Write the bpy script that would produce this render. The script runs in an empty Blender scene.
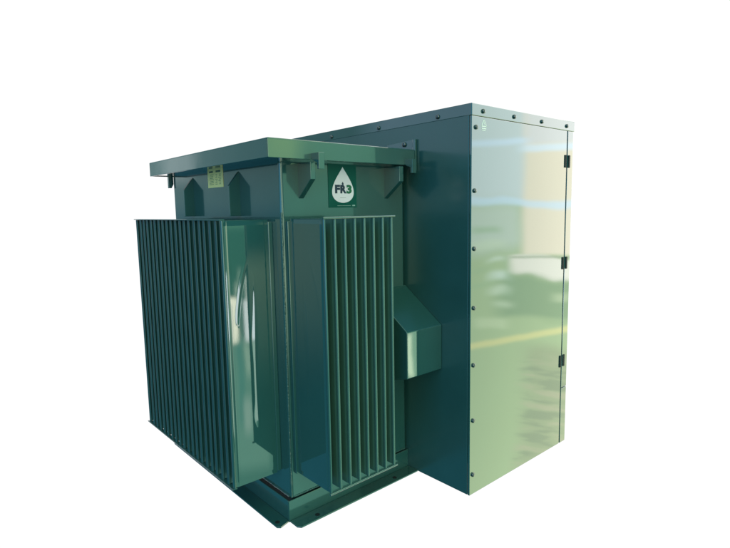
import bpy, bmesh, math, random
from mathutils import Vector, Matrix, noise
random.seed(4)
scene = bpy.context.scene
COL = scene.collection

# ------------------------------------------------------------------ camera
Fv = Vector((0.6522264, 0.74829637, -0.1210507))
Rv = Vector((0.75226942, -0.65860846, -0.01804488))
Uv = Vector((0.09322793, 0.0792934, 0.9924823))
CAM = Vector((-2.10997247, -1.62138829, 1.50088738))
FPX, CX, CY = 528.916, 365.0, 274.0
cd = bpy.data.cameras.new('camera')
co = bpy.data.objects.new('camera', cd)
COL.objects.link(co)
M = Matrix((Rv, Uv, -Fv)).transposed().to_4x4()
M.translation = CAM
co.matrix_world = M
cd.sensor_width = 36.0
cd.lens = FPX / 730.0 * 36.0
cd.clip_start = 0.05
cd.clip_end = 200.0
scene.camera = co
scene.view_settings.view_transform = 'Standard'
scene.view_settings.look = 'None'
scene.view_settings.exposure = 0.0
scene.view_settings.gamma = 1.0

# ------------------------------------------------------------------ world: the hall round the object, painted by direction (plain white fill behind it)
world = bpy.data.worlds.new('World')
scene.world = world
world.use_nodes = True
wn, wl = world.node_tree.nodes, world.node_tree.links
wn.clear()


def W(kind, **kw):
    n = wn.new(kind)
    for k, v in kw.items():
        setattr(n, k, v)
    return n


def mth(op, a, b=None, c=None):
    n = W('ShaderNodeMath', operation=op)
    for i, v in enumerate((a, b, c)):
        if v is None:
            continue
        if isinstance(v, (int, float)):
            n.inputs[i].default_value = v
        else:
            wl.new(v, n.inputs[i])
    return n.outputs[0]


tc = W('ShaderNodeTexCoord')
sep = W('ShaderNodeSeparateXYZ')
wl.new(tc.outputs['Generated'], sep.inputs[0])
AZ0 = mth('MULTIPLY', mth('ARCTAN2', sep.outputs[1], sep.outputs[0]), 180 / math.pi)
EL0 = mth('MULTIPLY', mth('ARCSINE', sep.outputs[2]), 180 / math.pi)
nz = W('ShaderNodeTexNoise')
nz.inputs['Scale'].default_value = 9.0
nz.inputs['Detail'].default_value = 2.0
wl.new(tc.outputs['Generated'], nz.inputs['Vector'])
nsep = W('ShaderNodeSeparateColor')
wl.new(nz.outputs['Color'], nsep.inputs[0])
AZN = mth('ADD', AZ0, mth('MULTIPLY', mth('SUBTRACT', nsep.outputs[0], 0.5), 2.4))
ELN = mth('ADD', EL0, mth('MULTIPLY', mth('SUBTRACT', nsep.outputs[1], 0.5), 2.4))


def step(x, e, s):
    n = W('ShaderNodeMapRange', interpolation_type='SMOOTHSTEP')
    wl.new(x, n.inputs[0])
    n.inputs[1].default_value = e - s
    n.inputs[2].default_value = e + s
    return n.outputs[0]


def area(a0=None, a1=None, e0=None, e1=None, sa=1.0, se=1.0, wob=True, tilt=0.0, ref=0.0):
    A, E_ = (AZN, ELN) if wob else (AZ0, EL0)
    if tilt:
        E_ = mth('SUBTRACT', E_, mth('MULTIPLY', mth('SUBTRACT', AZ0, ref), tilt))
    t = []
    if a0 is not None: t.append(step(A, a0, sa))
    if a1 is not None: t.append(mth('SUBTRACT', 1.0, step(A, a1, sa)))
    if e0 is not None: t.append(step(E_, e0, se))
    if e1 is not None: t.append(mth('SUBTRACT', 1.0, step(E_, e1, se)))
    r = t[0]
    for q in t[1:]:
        r = mth('MULTIPLY', r, q)
    return r


cur = None


def lay(col, mask=None, k=1.0):
    """mix a colour over the running world colour"""
    global cur
    c = W('ShaderNodeRGB')
    c.outputs[0].default_value = (col[0], col[1], col[2], 1)
    if cur is None:
        cur = c.outputs[0]
        return
    m = W('ShaderNodeMix', data_type='RGBA')
    if k != 1.0:
        mask = mth('MULTIPLY', mask, k)
    wl.new(mask, m.inputs[0])
    wl.new(cur, m.inputs[6])
    wl.new(c.outputs[0], m.inputs[7])
    cur = m.outputs[2]


def mir(px, py):
    """azimuth, elevation seen mirrored in a wall that faces -Y at a photo pixel"""
    d = Fv * FPX + Rv * (px - CX) - Uv * (py - CY)
    d.normalize()
    return -math.degrees(math.atan2(d.y, d.x)), math.degrees(math.asin(d.z))


def spot(x0, y0, x1, y1, col, k=1.0, sa=0.5, se=0.5, shift=0.0, **kw):
    a0, eb = mir(x0, (y0 + y1) / 2)[0], mir((x0 + x1) / 2, y1)[1]
    a1, et = mir(x1, (y0 + y1) / 2)[0], mir((x0 + x1) / 2, y0)[1]
    lay(col, area(a0 + shift, a1 + shift, eb, et, sa, se, **kw), k)


# general hall: dim cool walls, floor, ceiling
lay((0.20, 0.34, 0.40))
lay((0.06, 0.16, 0.17), area(e1=-4, se=6))                       # floor
lay((0.55, 0.75, 0.85), area(e0=32, se=10))                      # ceiling
# bright sectors added behind the camera for fill and edge highlights
lay((2.7, 3.4, 2.3), area(-140, -80, -12, 60, 6, 8))
lay((0.38, 1.2, 2.1), area(-181, -140, -12, 60, 6, 8))
lay((0.35, 1.3, 2.9), area(158, 181, -12, 60, 6, 8))
lay((2.6, 3.1, 2.0), area(-140, -20, 34, 75, 8, 6))  # overhead patch added to put highlights on the tie bars
lay((0.10, 0.40, 0.50), area(-122, -106, -5, 9, 2, 2))  # dim band cut in so the lifting lugs mirror less light
# side seen in the faces turned to -X
lay((0.23, 0.40, 0.40), area(95, 180, 0, 40, 4, 2))
lay((0.03, 0.17, 0.24), area(95, 180, -90, -1, 4, 3))
lay((0.65, 0.9, 1.15), area(132, 150, 4, 14, 2, 1))
lay((0.9, 1.1, 1.1), area(110.5, 113.5, 3, 9, 1, 1))
lay((1.0, 1.2, 1.1), area(106.0, 107.6, -9, 8, .6, 3))
# side seen in the faces turned to -Y
lay((0.45, 1.08, 0.80), area(-90, -42, -90, 90, 4, 4))
lay((0.02, 0.12, 0.2), area(-90, -61, -.6, 40, .6, .3, False))
lay((1.7, 2.7, 1.15), area(-60.5, -55, 4.2, 30, 2.4, .6))
lay((0.6, 1.3, 0.85), area(-55, -42, 4.2, 30, 2.4, 1))
# bright open end of the hall, mirrored by the cabinet front
lay((2.3, 2.8, 1.55), area(-41.5, -15, -45, 30, 1.5, 6))
lay((3.3, 3.75, 3.7), area(-41.5, -15, 0.6, 40, 1.5, .35))
lay((2.9, 3.35, 2.75), area(-41.5, -32.2, -4.5, 0.6, 1, 1.2))
lay((4.4, 4.0, 3.1), area(-32.3, -15, -5, 40, .5, .3, False))
lay((4.0, 4.0, 3.9), area(-32.3, -15, 6.3, 40, .8, .3, False))
lay((3.7, 4.6, 5.4), area(-41.5, -32.0, 6.3, 6.9, .8, .25, False), .7)
lay((3.9, 4.8, 5.6), area(-32.6, -15, 5.5, 6.2, .8, .25, False), .7)
lay((3.4, 4.4, 5.2), area(-41.5, -15, 0.3, 1.0, .8, .25), .7)
lay((4.4, 4.3, 3.7), area(-33.2, -15, -7.3, -5.2, .6, .2))
lay((2.0, 2.2, 1.5), area(-33.5, -15, -5.35, -5.1, .6, .12, False), .8)
lay((1.55, 2.0, 1.15), area(-34.5, -15, -11.5, -7.3, 1.5, .5), .9)
for (x0, y0, x1, y1, c, k) in [
        (472, 226, 502, 233, (1.9, 2.6, 1.5), .6), (472, 240, 505, 248, (3.4, 4.0, 2.8), .5),
        (490, 258, 508, 263, (3.8, 4.4, 3.8), .6), (492, 273, 510, 282, (4.0, 4.7, 4.2), .6),
        (474, 266, 490, 270, (2.0, 2.6, 1.5), .6), (492, 288, 512, 296, (3.6, 4.2, 3.2), .6),
        (474, 282, 492, 286, (1.9, 2.6, 1.5), .5), (496, 303, 515, 308, (3.6, 4.2, 3.0), .5),
        (508, 258, 513, 300, (1.8, 2.4, 1.5), .5), (474, 318, 510, 328, (3.3, 3.8, 2.4), .5),
        (548, 290, 566, 300, (3.3, 3.7, 2.4), .5), (540, 320, 566, 326, (1.9, 2.4, 1.3), .5)]:
    spot(x0, y0, x1, y1, c, k, .8, .35)
lay((4.2, 3.9, 1.7), area(-39.5, -15, -13.85, -13.25, 1, .22, False, .24, -32.5), .7)
lay((1.95, 2.05, 1.25), area(-32.0, -15, -60, -14.6, 1.5, .8), .75)
rip = W('ShaderNodeTexNoise')                                    # rippled streaks, lighter and darker, over the mirrored hall floor
rmap = W('ShaderNodeMapping')
rmap.inputs['Scale'].default_value = (14, 14, 95)
wl.new(tc.outputs['Generated'], rmap.inputs['Vector'])
wl.new(rmap.outputs[0], rip.inputs['Vector'])
rip.inputs['Scale'].default_value = 1.0
rip.inputs['Detail'].default_value = 4.0
ripm = step(rip.outputs[0], .56, .06)
lay((2.7, 2.5, 1.7), mth('MULTIPLY', ripm, area(-32.5, -15, -60, -16.0, 1.0, 1.0)), .55)
ripd = mth('SUBTRACT', 1.0, step(rip.outputs[0], .43, .05))
lay((1.3, 1.4, .95), mth('MULTIPLY', ripd, area(-32.5, -15, -60, -16.0, 1.0, 1.0)), .45)
# windows and added tone patches mirrored by the slightly askew end plate of the long radiator
def pspot(x0, y0, x1, y1, c, k, sa, se):
    q = .72 if x0 > 220 else 1.0
    sh = 220 if x0 > 220 else 0
    spot(sh + 3 + (x0 - sh) * q, y0, sh + 3 + (x1 - sh) * q, y1, c, k, sa * .7, se, shift=-2.6, wob=False)


pspot(214, 226, 266, 345, (.22, .72, .5), 1, .6, 1.0)
pspot(214, 340, 266, 470, (.95, 1.9, 1.4), 1, .6, 1.0)
lay((6.0, 6.8, 7.0), area(-80, -67.5, -13.6, -6.5, .8, .5, False))  # bright patch added for the end plate's dents to mirror
lay((2.4, 3.4, 2.8), area(-80, -67.5, -23, -13.6, .8, .5, False))
pspot(214, 216, 262, 226, (.7, 1.7, 1.0), .8, .6, .6)
pspot(223, 298, 241, 344, (8.6, 8.6, 6.6), 1, .3, .35)
pspot(231, 305, 234, 346, (3.0, 3.6, 3.0), .7, .15, .35)
pspot(237, 284, 243, 302, (4.0, 4.8, 3.8), .7, .3, .8)
pspot(241, 270, 246, 288, (3.0, 4.2, 3.2), .5, .3, .8)
pspot(250, 300, 258, 342, (6.2, 6.8, 6.6), 1, .2, .35)
pspot(251, 276, 255, 302, (4.6, 5.0, 4.4), .85, .2, .4)
pspot(250, 342, 257, 375, (2.5, 3.5, 2.6), .8, .25, 1)
pspot(241, 340, 249, 425, (.5, 1.5, 1.2), .8, .3, 1)
pspot(249, 398, 260, 432, (2.2, 3.1, 2.5), .8, .35, 1)
# small bright window in the face of the cable duct
spot(408, 333, 414.5, 378, (5.0, 6.2, 4.2), 1, .12, .6, wob=False)
spot(414, 330, 444, 380, (1.5, 2.6, 1.7), 1, .2, .6)
# plain white filled in as backdrop behind the object, and all round on the far side
lay((1.06, 1.06, 1.06), area(-6, 97, None, None, 3, 1, False))
bg = W('ShaderNodeBackground')
wl.new(cur, bg.inputs[0])
bg.inputs[1].default_value = 1.0
wo = W('ShaderNodeOutputWorld')
wl.new(bg.outputs[0], wo.inputs[0])
world.cycles.sampling_method = 'MANUAL'
world.cycles.sample_map_resolution = 2048

# ------------------------------------------------------------------ materials


def mat(name, col, rough=.4, metal=0.0, coat=0.0, bump=None, var=0.0, spec=.5, coat_rough=.02):
    m = bpy.data.materials.new(name)
    m.use_nodes = True
    nt = m.node_tree
    b = nt.nodes['Principled BSDF']
    b.inputs['Base Color'].default_value = (*col, 1)
    b.inputs['Roughness'].default_value = rough
    b.inputs['Metallic'].default_value = metal
    b.inputs['Coat Weight'].default_value = coat
    b.inputs['Coat Roughness'].default_value = coat_rough
    b.inputs['Specular IOR Level'].default_value = spec
    t = nt.nodes.new('ShaderNodeTexCoord')
    if var:
        n = nt.nodes.new('ShaderNodeTexNoise')
        n.inputs['Scale'].default_value = 5
        n.inputs['Detail'].default_value = 6
        nt.links.new(t.outputs['Object'], n.inputs['Vector'])
        mr = nt.nodes.new('ShaderNodeMapRange')
        mr.inputs[3].default_value = 1 - var
        mr.inputs[4].default_value = 1 + var
        nt.links.new(n.outputs[0], mr.inputs[0])
        mx = nt.nodes.new('ShaderNodeMix')
        mx.data_type = 'RGBA'
        mx.blend_type = 'MULTIPLY'
        mx.inputs[0].default_value = 1
        mx.inputs[6].default_value = (*col, 1)
        nt.links.new(mr.outputs[0], mx.inputs[7])
        nt.links.new(mx.outputs[2], b.inputs['Base Color'])
        r = nt.nodes.new('ShaderNodeMapRange')
        r.inputs[3].default_value = rough * .8
        r.inputs[4].default_value = rough * 1.25
        nt.links.new(n.outputs[0], r.inputs[0])
        nt.links.new(r.outputs[0], b.inputs['Roughness'])
    prev = None
    for (sc, st, dist) in (bump or []):
        n = nt.nodes.new('ShaderNodeTexNoise')
        n.inputs['Scale'].default_value = sc
        n.inputs['Detail'].default_value = 1.5
        nt.links.new(t.outputs['Object'], n.inputs['Vector'])
        bp = nt.nodes.new('ShaderNodeBump')
        bp.inputs['Strength'].default_value = st
        bp.inputs['Distance'].default_value = dist
        nt.links.new(n.outputs[0], bp.inputs['Height'])
        if prev:
            nt.links.new(prev, bp.inputs['Normal'])
        prev = bp.outputs[0]
    if prev:
        nt.links.new(prev, b.inputs['Normal'])
        nt.links.new(prev, b.inputs['Coat Normal'])
    return m


PAINT = (0.016, 0.063, 0.063)
paint = mat('green_enamel', PAINT, .16, coat=1.0, var=.12, bump=[(3.0, 1.0, .0016), (160, .1, .0003)])
panel_paint = mat('green_enamel_flat_sheet', PAINT, .04, coat=1.0, var=.1, bump=[(2.0, 1.0, .0007), (220, .04, .0002)])
weld_paint = mat('green_enamel_weld', PAINT, .35, coat=.6, var=.2, bump=[(110, 1.0, .003)])
bolt_m = mat('dark_steel', (.006, .014, .018), .12, coat=1.0)
hole_m = mat('hole_dark', (.004, .008, .01), .6)  # dark colour put in for the inside of holes and gaps
gap_dark_m = mat('gap_shade', (.006, .024, .028), .5)
satin_shaded = mat('green_enamel_satin_shaded', (PAINT[0] * .6, PAINT[1] * .8, PAINT[2] * .95), .42, coat=.25, var=.2, bump=[(4.0, 1.0, .002), (160, .1, .0003)], spec=.35)  # same enamel, duller and darkened to stand in for shade among the fins
cab_paint = mat('green_enamel_cabinet', PAINT, .30, coat=.8, var=.14, bump=[(2.2, 1.0, .003), (160, .25, .0003)], coat_rough=.17)
fin_lit_paint = mat('green_enamel_fins_lit', (.036, .098, .084), .36, coat=.35, var=.2, bump=[(4.0, 1.0, .002), (160, .1, .0003)])  # same enamel, lightened to stand in for light between the inner fins
hinge_m = mat('black_hinge', (.006, .010, .012), .6, spec=.2)
stick_m = mat('sticker_green', (.0, .062, .050), .5, spec=.2)
white_m = mat('sticker_white', (.66, .56, .66), .5)
navy_m = mat('ink_navy', (.008, .016, .045), .5)
green_m = mat('ink_green', (.005, .095, .045), .5)
faint_m = mat('ink_faint', (.22, .30, .30), .5)
plate_m = mat('nameplate_yellow', (.84, .68, .28), .5)
pdark_m = mat('nameplate_ink', (.09, .13, .08), .5)
pmid_m = mat('nameplate_print', (.22, .24, .11), .5)
pict_m = mat('pictogram_print', (.6, .62, .6), .5)

# ------------------------------------------------------------------ mesh helpers


def box(bm, x0, y0, z0, x1, y1, z1, bev=.003, seg=2):
    t = bmesh.new()
    r = bmesh.ops.create_cube(t, size=1)
    for v in t.verts:
        v.co = Vector(((x0 + x1) / 2 + v.co.x * (x1 - x0), (y0 + y1) / 2 + v.co.y * (y1 - y0), (z0 + z1) / 2 + v.co.z * (z1 - z0)))
    if bev:
        bmesh.ops.bevel(t, geom=list(t.edges), offset=bev, segments=seg, affect='EDGES', profile=.5)
    merge(bm, t)


def merge(bm, t):
    me = bpy.data.meshes.new('t')
    t.to_mesh(me)
    t.free()
    bm.from_mesh(me)
    bpy.data.meshes.remove(me)


def prism(bm, pts, axis, a, b, bev=.0015):
    """extrude a closed 2D outline along axis (0,1,2) from a to b"""
    t = bmesh.new()
    o = [i for i in range(3) if i != axis]

    def P(p, w):
        c = [0, 0, 0]
        c[o[0]], c[o[1]], c[axis] = p[0], p[1], w
        return t.verts.new(c)
    v0 = [P(p, a) for p in pts]
    v1 = [P(p, b) for p in pts]
    n = len(pts)
    t.faces.new(v0)
    t.faces.new(v1[::-1])
    for i in range(n):
        t.faces.new((v0[i], v1[i], v1[(i + 1) % n], v0[(i + 1) % n]))
    bmesh.ops.recalc_face_normals(t, faces=t.faces)
    if bev:
        bmesh.ops.bevel(t, geom=list(t.edges), offset=bev, segments=2, affect='EDGES', profile=.5)
    merge(bm, t)


def obj(name, bm, m, parent=None, smooth=False, label=None):
    me = bpy.data.meshes.new(name)
    bmesh.ops.recalc_face_normals(bm, faces=bm.faces)
    bm.to_mesh(me)
    bm.free()
    me.materials.append(m)
    if smooth:
        me.shade_smooth()
        me.set_sharp_from_angle(angle=math.radians(38))
    o = bpy.data.objects.new(name, me)
    COL.objects.link(o)
    if smooth:
        w = o.modifiers.new('weighted', 'WEIGHTED_NORMAL')
        w.mode = 'FACE_AREA'
        w.keep_sharp = True
    if parent:
        o.parent = parent
    if label:
        o['label'] = label
    return o


def nb():
    return bmesh.new()


# ------------------------------------------------------------------ the transformer
root = bpy.data.objects.new('pad_mounted_transformer', None)
COL.objects.link(root)
root.location = (0, 0, 0)
root['label'] = 'dark green pad mounted transformer with finned radiators and a tall glossy bolted cabinet'
root['category'] = 'transformer'

# --- base frame: channel web, outward feet, inner ledge
TX0, TY0, TY1, TZ0, TZ1 = -.803, .450, 1.690, .116, 1.735
BX, BY = -.825, .443
b = nb()
box(b, BX, BY, 0.0, -.0025, BY + .006, .108, .002)          # web towards -Y
box(b, BX, BY + .0065, 0.0, BX + .006, 1.70, .108, .002)          # web towards -X
box(b, BX + .0065, 1.694, .0, -.012, 1.70, .098, .002)
base = obj('base_frame', b, paint, root)
b = nb()
box(b, BX + .030, BY + .022, .02, -.05, 1.68, .1155, .001)
obj('bearer', b, gap_dark_m, base)  # bearer coloured dark for the shade in the gap under the tank
b = nb()
prism(b, [(BX + .004, BY - .001), (BX + .004, BY - .060), (BX + .018, BY - .078), (-.0025, BY - .078), (-.0025, BY - .001)], 2, 0, .008)
obj('mounting_flange', b, paint, base)
b = nb()
prism(b, [(BX - .001, BY + .004), (BX - .056, BY - .012), (BX - .070, BY + .002), (BX - .070, 1.70), (BX - .001, 1.70)], 2, 0, .008)
obj('mounting_flange', b, paint, base)


def disc(bm, c, r, axis, h, n=20, dome=0.0):
    t = bmesh.new()
    rings = [(r, 0), (r, h)] + ([(r * math.cos(a), h + dome * math.sin(a)) for a in (math.radians(25), math.radians(50), math.radians(72))] if dome else [])
    vs = []
    for (rr, hh) in rings:
        vs.append([t.verts.new((rr * math.cos(2 * math.pi * i / n), rr * math.sin(2 * math.pi * i / n), hh)) for i in range(n)])
    for k in range(len(vs) - 1):
        for i in range(n):
            t.faces.new((vs[k][i], vs[k][(i + 1) % n], vs[k + 1][(i + 1) % n], vs[k + 1][i]))
    t.faces.new(vs[-1])
    t.faces.new(vs[0][::-1])
    d = Vector(axis).normalized()
    q = Vector((0, 0, 1)).rotation_difference(d).to_matrix().to_4x4()
    bmesh.ops.transform(t, matrix=Matrix.Translation(c) @ q, verts=t.verts)
    merge(bm, t)


for c in ((-.692, .395, .008), (-.873, .475, .008), (-.16, .395, .008), (-.873, 1.62, .008)):
    b = nb()
    disc(b, c, .012, (0, 0, 1), .0012)
    obj('bolt_hole_shade_disc', b, hole_m, base)  # flat dark disc standing in for the shaded inside of a hole

# --- tank
b = nb()
t = bmesh.new()
bmesh.ops.create_cube(t, size=1)
for v in t.verts:
    v.co = Vector(((TX0 - .01) / 2 + v.co.x * (-.01 - TX0), (TY0 + TY1) / 2 + v.co.y * (TY1 - TY0), (TZ0 + TZ1) / 2 + v.co.z * (TZ1 - TZ0)))
ve = [e for e in t.edges if abs((e.verts[0].co - e.verts[1].co).z) > .5]
bmesh.ops.bevel(t, geom=ve, offset=.016, segments=5, affect='EDGES', profile=.5)
merge(b, t)
tank = obj('tank', b, paint, root, smooth=True)
# weld seams: corner and along the tank foot
b = nb()


def bead(bm, p, q, r, step_=.012):
    p, q = Vector(p), Vector(q)
    L = (q - p).length
    n = max(2, int(L / step_))
    d = (q - p) / L
    u = d.orthogonal().normalized()
    w = d.cross(u)
    rings = []
    for i in range(n + 1):
        rr = r * (1 + .25 * random.uniform(-1, 1))
        c = p + d * L * i / n
        rings.append([bm.verts.new(c + (u * math.cos(a) + w * math.sin(a)) * rr) for a in [k * math.pi / 4 for k in range(8)]])
    for i in range(n):
        for k in range(8):
            bm.faces.new((rings[i][k], rings[i][(k + 1) % 8], rings[i + 1][(k + 1) % 8], rings[i + 1][k]))
    bm.faces.new(rings[0][::-1])
    bm.faces.new(rings[-1])


bead(b, (TX0 + .003, TY0 + .003, TZ0), (TX0 + .003, TY0 + .003, TZ1 - .24), .0042)
bead(b, (TX0, 0.47, TZ0 + .002), (TX0, 1.68, TZ0 + .002), .005)
bead(b, (TX0 + .015, TY0, TZ0 + .002), (-.02, TY0, TZ0 + .002), .004)
obj('weld_seam', b, weld_paint, tank, smooth=True)

# --- lid
LX0, LX1, LY0, LY1, LZ0, LZ1 = -.922, -.030, .347, 1.745, 1.727, 1.810
b = nb()
box(b, LX0, LY0, LZ1 - .008, LX1, LY1, LZ1, .003)
for a in ((LX0, LY0, LX1, LY0 + .008), (LX0, LY1 - .008, LX1, LY1), (LX0, LY0 + .0085, LX0 + .008, LY1 - .0085), (LX1 - .008, LY0 + .0085, LX1, LY1 - .0085)):
    box(b, a[0] + .0003, a[1] + .0003, LZ0, a[2] - .0003, a[3] - .0003, LZ1 - .004, .002)
box(b, LX0 + .02, LY0 + .02, LZ0 + .004, LX1 - .02, LY1 - .02, LZ0 + .010, .001)
lid = obj('lid', b, paint, root)


def hook(x0, x1, y=LY0):
    b = nb()
    yo = y - .055
    prism(b, [(y + .004, 1.755), (yo, 1.755), (yo, 1.683), (yo + .014, 1.683), (yo + .014, 1.712), (y - .012, 1.722), (y + .004, 1.735)], 0, x0, x1)
    return obj('clamp_hook', b, paint, lid)


hook(-.700, -.668)
hook(-.107, -.077)
b = nb()                                                    # hook seen past the far end of the lid
prism(b, [(-.795, 1.735), (-.824, 1.735), (-.824, 1.655), (-.808, 1.655), (-.795, 1.68)], 1, 1.700, 1.722)
obj('clamp_hook', b, paint, lid)
# corner bracket that bolts the lid against the cabinet
b = nb()
prism(b, [(.380, 1.8115), (.60, 1.8115), (.575, 1.856), (.380, 1.868)], 0, -.012, -.003)
box(b, -.016, .358, 1.70, -.003, .3785, 1.868, .002)
br = obj('lid_bracket', b, paint, lid)
b = nb()
disc(b, (-.012, .44, 1.846), .013, (-1, 0, 0), .006, dome=.007)
obj('bolt', b, bolt_m, br, smooth=True)

# --- gussets under the lid


def gusset(x0, x1, yf):
    b = nb()
    prism(b, [(TY0 + .003, 1.718), (yf, 1.718), (yf, 1.642), (TY0 + .003, 1.555)], 0, x0, x1)
    return obj('lid_gusset', b, paint, tank)


gusset(-.705, -.677, .350)
gusset(-.158, -.130, .334)


def lug(y):
    b = nb()
    prism(b, [(TX0 + .002, 1.480), (-.862, 1.480), (-.862, 1.630), (TX0 - .012, 1.690), (TX0 + .002, 1.705)], 1, y - .008, y + .008)
    return obj('lifting_lug', b, paint, tank)


lug(1.393)
lug(.837)

# --- radiators


def fin_section(depth, rod):
    """outline (d, w): d = distance from root, w = half width; rounded rod at the front edge"""
    pts = [(0, .0055), (depth - .030, .0055), (depth - .028, .0055), (depth - .022, .003), (depth - .014, .003)]
    for k in range(7):
        a = math.radians(150 - k * 25)
        pts.append((depth - .007 + .007 * math.cos(a), max(.0, rod * math.sin(a))))
    pts = pts[:-1]
    return pts + [(d, -w) for d, w in reversed(pts) if True]


def fin(mapf, z0, z1, depth, rod=.0064):
    b = nb()
    sec = fin_section(depth, rod)
    levels = [(z0, .7), (z0 + .010, .7), (z0 + .022, 1.0), (z0 + .024, 1.0), (z1 - .024, 1.0), (z1 - .022, 1.0), (z1 - .010, .7), (z1, .7)]
    rings = []
    for z, k in levels:
        ring = []
        for d, w in sec:
            kk = k if d < depth - .02 else 1.0
            x, y = mapf(d, w * kk)
            ring.append(b.verts.new((x, y, z)))
        rings.append(ring)
    n = len(sec)
    for i in range(len(rings) - 1):
        for k in range(n):
            b.faces.new((rings[i][k], rings[i][(k + 1) % n], rings[i + 1][(k + 1) % n], rings[i + 1][k]))
    b.faces.new(rings[0][::-1])
    b.faces.new(rings[-1])
    return b


def dented_face(bm):
    """the outer sheet of the end plate, with long pressed-in handling dents"""
    nx, nzz = 120, 170
    xa, xb, za, zb = -.834, -1.020, .252, 1.432

    def bump(x, z):
        h = 0.0
        # long drop-shaped dent
        if .47 < z < 1.22:
            t_ = (z - .47) / .75
            env = min(1, t_ / .05) * min(1, (1 - t_) / .25)
            sg = .0055 + .0040 * math.exp(-((z - .93) / .10) ** 2) + .0050 * math.exp(-((z - .54) / .055) ** 2)
            xc = -.912 - .004 * math.sin((z - .5) * 7) - .010 * (1.2 - z) * .6
            h += .125 * sg * env * math.exp(-((x - xc) / sg) ** 2)
        # slanted crease above the first window
        if .98 < z < 1.30:
            env = min(1, (z - .98) / .06) * min(1, (1.30 - z) / .12)
            xc = -1.000 + .055 * max(0.0, (z - 1.0) / .28) ** 1.6
            h += .0006 * env * math.exp(-((x - xc) / .006) ** 2)
        return h
    vs = []
    for j in range(nzz + 1):
        z = za + (zb - za) * j / nzz
        vs.append([bm.verts.new((xa + (xb - xa) * i / nx, -.0058 - bump(xa + (xb - xa) * i / nx, z), z)) for i in range(nx + 1)])
    for j in range(nzz):
        for i in range(nx):
            bm.faces.new((vs[j][i], vs[j][i + 1], vs[j + 1][i + 1], vs[j + 1][i]))


# long radiator on the -X face
RZ0, RZ1 = .222, 1.463
b = nb()
box(b, -.826, .530, RZ0 + .01, TX0 - .0005, 1.675, RZ1 - .01, .003)
rad = obj('radiator', b, paint, root, label='long radiator bank of about twenty upright fins')
proto = None
NF = 20
D1 = 1.058 - .824
for i in range(NF):
    y = .546 + (1.640 - .546) * i / (NF - 1)
    if proto is None:
        fb = fin(lambda d, w: (-.824 - d, w), RZ0, RZ1, D1, .0105)
        dented_face(fb)
        proto = obj('fin', fb, panel_paint, rad, smooth=True)
        # the end plate was welded a touch askew
        proto.matrix_local = Matrix.Translation((-1.058, y, 0)) @ Matrix.Rotation(math.radians(-1.3), 4, 'Z') @ Matrix.Translation((1.058, 0, 0))
    else:
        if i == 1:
            proto = obj('fin', fin(lambda d, w: (-.824 - d, w), RZ0, RZ1, D1, .0095), satin_shaded, rad, smooth=True)
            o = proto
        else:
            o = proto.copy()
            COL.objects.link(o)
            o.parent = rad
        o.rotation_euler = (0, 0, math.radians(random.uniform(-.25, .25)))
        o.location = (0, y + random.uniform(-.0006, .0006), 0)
for z in (RZ0 - .006, RZ1 + .001):
    b = nb()
    box(b, -1.064, .538, z, -1.040, 1.662, z + .005, .0015)
    obj('tie_bar', b, paint, rad)

# short radiator on the -Y face
b = nb()
box(b, -.785, TY0 - .022, .24, -.345, TY0 - .0005, 1.455, .003)
rad2 = obj('radiator', b, paint, root, label='short radiator bank of eight upright fins')
proto = None
D2 = (TY0 - .02) - .172
for i in range(8):
    x = -.766 + (.766 - .372) * i / 7
    if proto is None:
        proto = obj('fin', fin(lambda d, w: (w, TY0 - .020 - d), .240, 1.466, D2), panel_paint, rad2, smooth=True)
        proto.location = (x, 0, 0)
    else:
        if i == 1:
            proto = obj('fin', fin(lambda d, w: (w, TY0 - .020 - d), .240, 1.466, D2), fin_lit_paint, rad2, smooth=True)
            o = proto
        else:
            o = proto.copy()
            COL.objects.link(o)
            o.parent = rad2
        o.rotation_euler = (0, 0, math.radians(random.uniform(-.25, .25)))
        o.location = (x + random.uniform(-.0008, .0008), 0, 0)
for z in (.236, 1.468):
    b = nb()
    disc(b, (-.776, .172, z), .0052, (1, 0, 0), .420, 12)
    obj('tie_bar', b, paint, rad2, smooth=True)

# --- cable duct between tank and cabinet
b = nb()
prism(b, [(.186, .648), (.186, .888), (TY0 + .004, 1.078), (TY0 + .004, .575)], 0, -.265, -.002, .004)
obj('cable_duct', b, panel_paint, root)

# --- tall cabinet
CW, CD, CH = .985, 1.60, 2.0
b = nb()
box(b, 0.0005, .016, 0, CW - .002, CD, CH - .01, .003)
cab = obj('cabinet', b, cab_paint, root)
b = nb()
box(b, -.001, -.0015, CH - .058, CW + .010, CD + .003, CH, .003)
cap = obj('roof_cap', b, panel_paint, cab)
b = nb()
box(b, .0, 0, .001, .9125, .013, CH - .0590, .0022)
door = obj('door_panel', b, panel_paint, cab)
b = nb()
box(b, .9225, 0, .365, CW, .013, CH - .0590, .0022)
box(b, .9225, 0, .001, CW, .013, .361, .0022)
obj('side_strip', b, panel_paint, cab)
b = nb()
box(b, .9095, .0045, .004, .9255, .0155, CH - .064, 0)
obj('gap_dark_strip', b, hole_m, cab)  # dark strip set into the gap beside the door to darken it
first = None


def bolt(c, axis, parent, r=.0115):
    b = nb()
    disc(b, c, r, axis, .004, dome=.007)
    return obj('bolt', b, bolt_m, parent, smooth=True)


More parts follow.
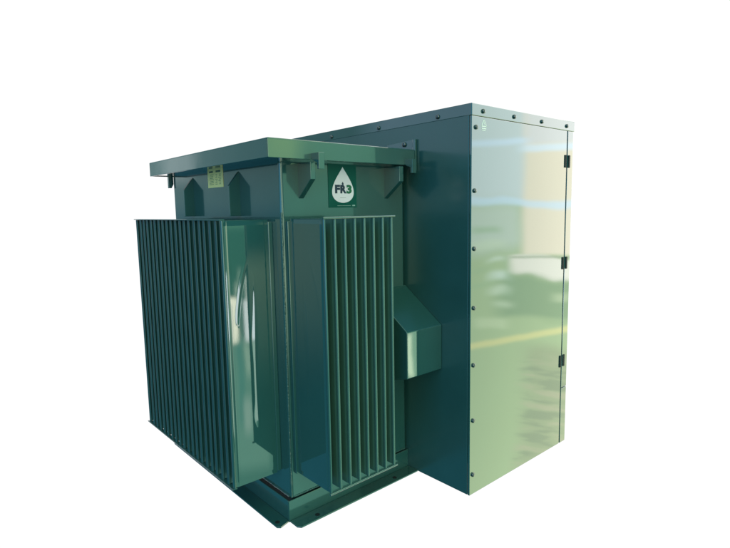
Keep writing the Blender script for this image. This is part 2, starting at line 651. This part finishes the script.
for z in (1.888, 1.583, 1.297, .997, .700, .405, .110):
    bolt((.026 if z < 1.8 else .034, 0, z), (0, -1, 0), door)
for x in (.089, .356, .626, .901):
    bolt((x, -.0015, 1.968), (0, -1, 0), cap)
for y in (.212, .655, 1.094, 1.50):
    bolt((-.001, y, 1.962), (-1, 0, 0), cap)
for z in (1.764, 1.155, .540):
    for x in (.889, .931):
        b = nb()
        box(b, x, -.005, z - .037, x + .018, .0, z + .037, .002)
        obj('hinge_leaf', b, hinge_m, cab)
# printed warning pictogram on the door: a triangle over a line of print
b = nb()


def seg(bm, p, q, w, y=-.0007, h=.0007):
    p, q = Vector(p), Vector(q)
    d = (q - p).normalized()
    n = Vector((-d.y, d.x)) * w / 2
    prism(bm, [tuple(p + n), tuple(q + n), tuple(q - n), tuple(p - n)], 1, y, y + h, 0)


tri = [(.078, 1.897), (.118, 1.897), (.098, 1.930)]
for i in range(3):
    seg(b, tri[i], tri[(i + 1) % 3], .004)
seg(b, (.098, 1.905), (.098, 1.918), .004)
seg(b, (.080, 1.886), (.116, 1.886), .004)
seg(b, (.084, 1.877), (.112, 1.877), .003)
obj('warning_pictogram', b, pict_m, door)

# --- sticker with white drop and lettering on the tank
SX0, SX1, SZ0, SZ1 = -.532, -.354, 1.513, 1.725
YS = TY0
b = nb()
box(b, SX0, YS - .002, SZ0, SX1, YS + .001, SZ1, 0)
st = obj('sticker', b, stick_m, root, label='dark green sticker with a white drop and the letters FR3')


def sx(u): return SX0 + (u - 70) / 265 * (SX1 - SX0)
def sz(v): return SZ0 + (480 - v) / 405 * (SZ1 - SZ0)


b = nb()
raw = []
for k in range(64):
    t_ = 2 * math.pi * k / 64
    raw.append((math.sin(t_) * math.sin(t_ / 2) ** 1.35, math.cos(t_)))
mw = max(p[0] for p in raw)
zt, zb = sz(100), sz(436)
hw = (sx(308) - sx(104)) / 2
pts = [(sx(205) + p[0] / mw * hw, (zt + zb) / 2 + p[1] * (zt - zb) / 2) for p in raw]
prism(b, pts, 1, YS - .0030, YS - .0018, 0)
obj('drop_emblem', b, white_m, st)


def text(s, x0, x1, z0, z1, m, y, name='lettering', off=.0, ext=.0004):
    cu = bpy.data.curves.new('t', 'FONT')
    cu.body = s
    cu.size = 1
    cu.offset = off
    cu.resolution_u = 4
    to = bpy.data.objects.new('t', cu)
    COL.objects.link(to)
    dg = bpy.context.evaluated_depsgraph_get()
    me = bpy.data.meshes.new_from_object(to.evaluated_get(dg))
    bpy.data.objects.remove(to)
    bb = bmesh.new()
    bb.from_mesh(me)
    xs = [v.co.x for v in bb.verts]
    ys = [v.co.y for v in bb.verts]
    ax, bx_, ay, by_ = min(xs), max(xs), min(ys), max(ys)
    for v in bb.verts:
        v.co = Vector((x0 + (v.co.x - ax) / (bx_ - ax) * (x1 - x0), y, z0 + (v.co.y - ay) / (by_ - ay) * (z1 - z0)))
    return obj(name, bb, m, st)


text('F', sx(129), sx(176), sz(348), sz(268), navy_m, YS - .0036, off=.06)
text('R', sx(178), sx(238), sz(348), sz(268), navy_m, YS - .0036, off=.06)
text('3', sx(236), sx(287), sz(350), sz(266), green_m, YS - .0038, off=.06)
b = nb()
prism(b, [(sx(201), sz(275)), (sx(193), sz(256)), (sx(203), sz(238)), (sx(211), sz(256)), (sx(209), sz(275))], 1, YS - .0037, YS - .0028, 0)
obj('small_drop', b, navy_m, st)
b = nb()
for u in range(176, 230, 7):
    seg(b, (sx(u), sz(388)), (sx(u + 5), sz(388)), .0022, YS - .0034, .0005)
obj('small_print', b, mat('ink_pale', (.30, .27, .30), .5), st)
b = nb()
for u in range(150, 272, 8):
    seg(b, (sx(u), sz(463)), (sx(u + 6), sz(463)), .0022, YS - .0026, .0008)
seg(b, (sx(292), sz(462)), (sx(318), sz(462)), .006, YS - .0026, .0008)
obj('small_print', b, faint_m, st)

# --- small yellow plate on the -X face
PX = TX0
b = nb()
box(b, PX - .002, 1.004, 1.634, PX + .001, 1.186, 1.742 - .006, 0)
npl = obj('nameplate', b, plate_m, root)


def prect(bm, y0, z0, y1, z1):
    box(bm, PX - .0027, y0, z0, PX - .0015, y1, z1, 0)


for y_ in ((1.120, 1.165), (1.030, 1.085)):
    b = nb()
    prect(b, y_[0], 1.714, y_[1], 1.724)
    obj('plate_heading', b, pdark_m, npl)
b = nb()
for i in range(7):
    z = 1.650 + i * .0085
    for (a, c) in ((1.022, 1.058), (1.066, 1.094), (1.112, 1.168)):
        prect(b, a + random.uniform(0, .008), z, c - random.uniform(0, .014), z + .003)
obj('plate_print', b, pmid_m, npl)

bpy.context.view_layer.update()
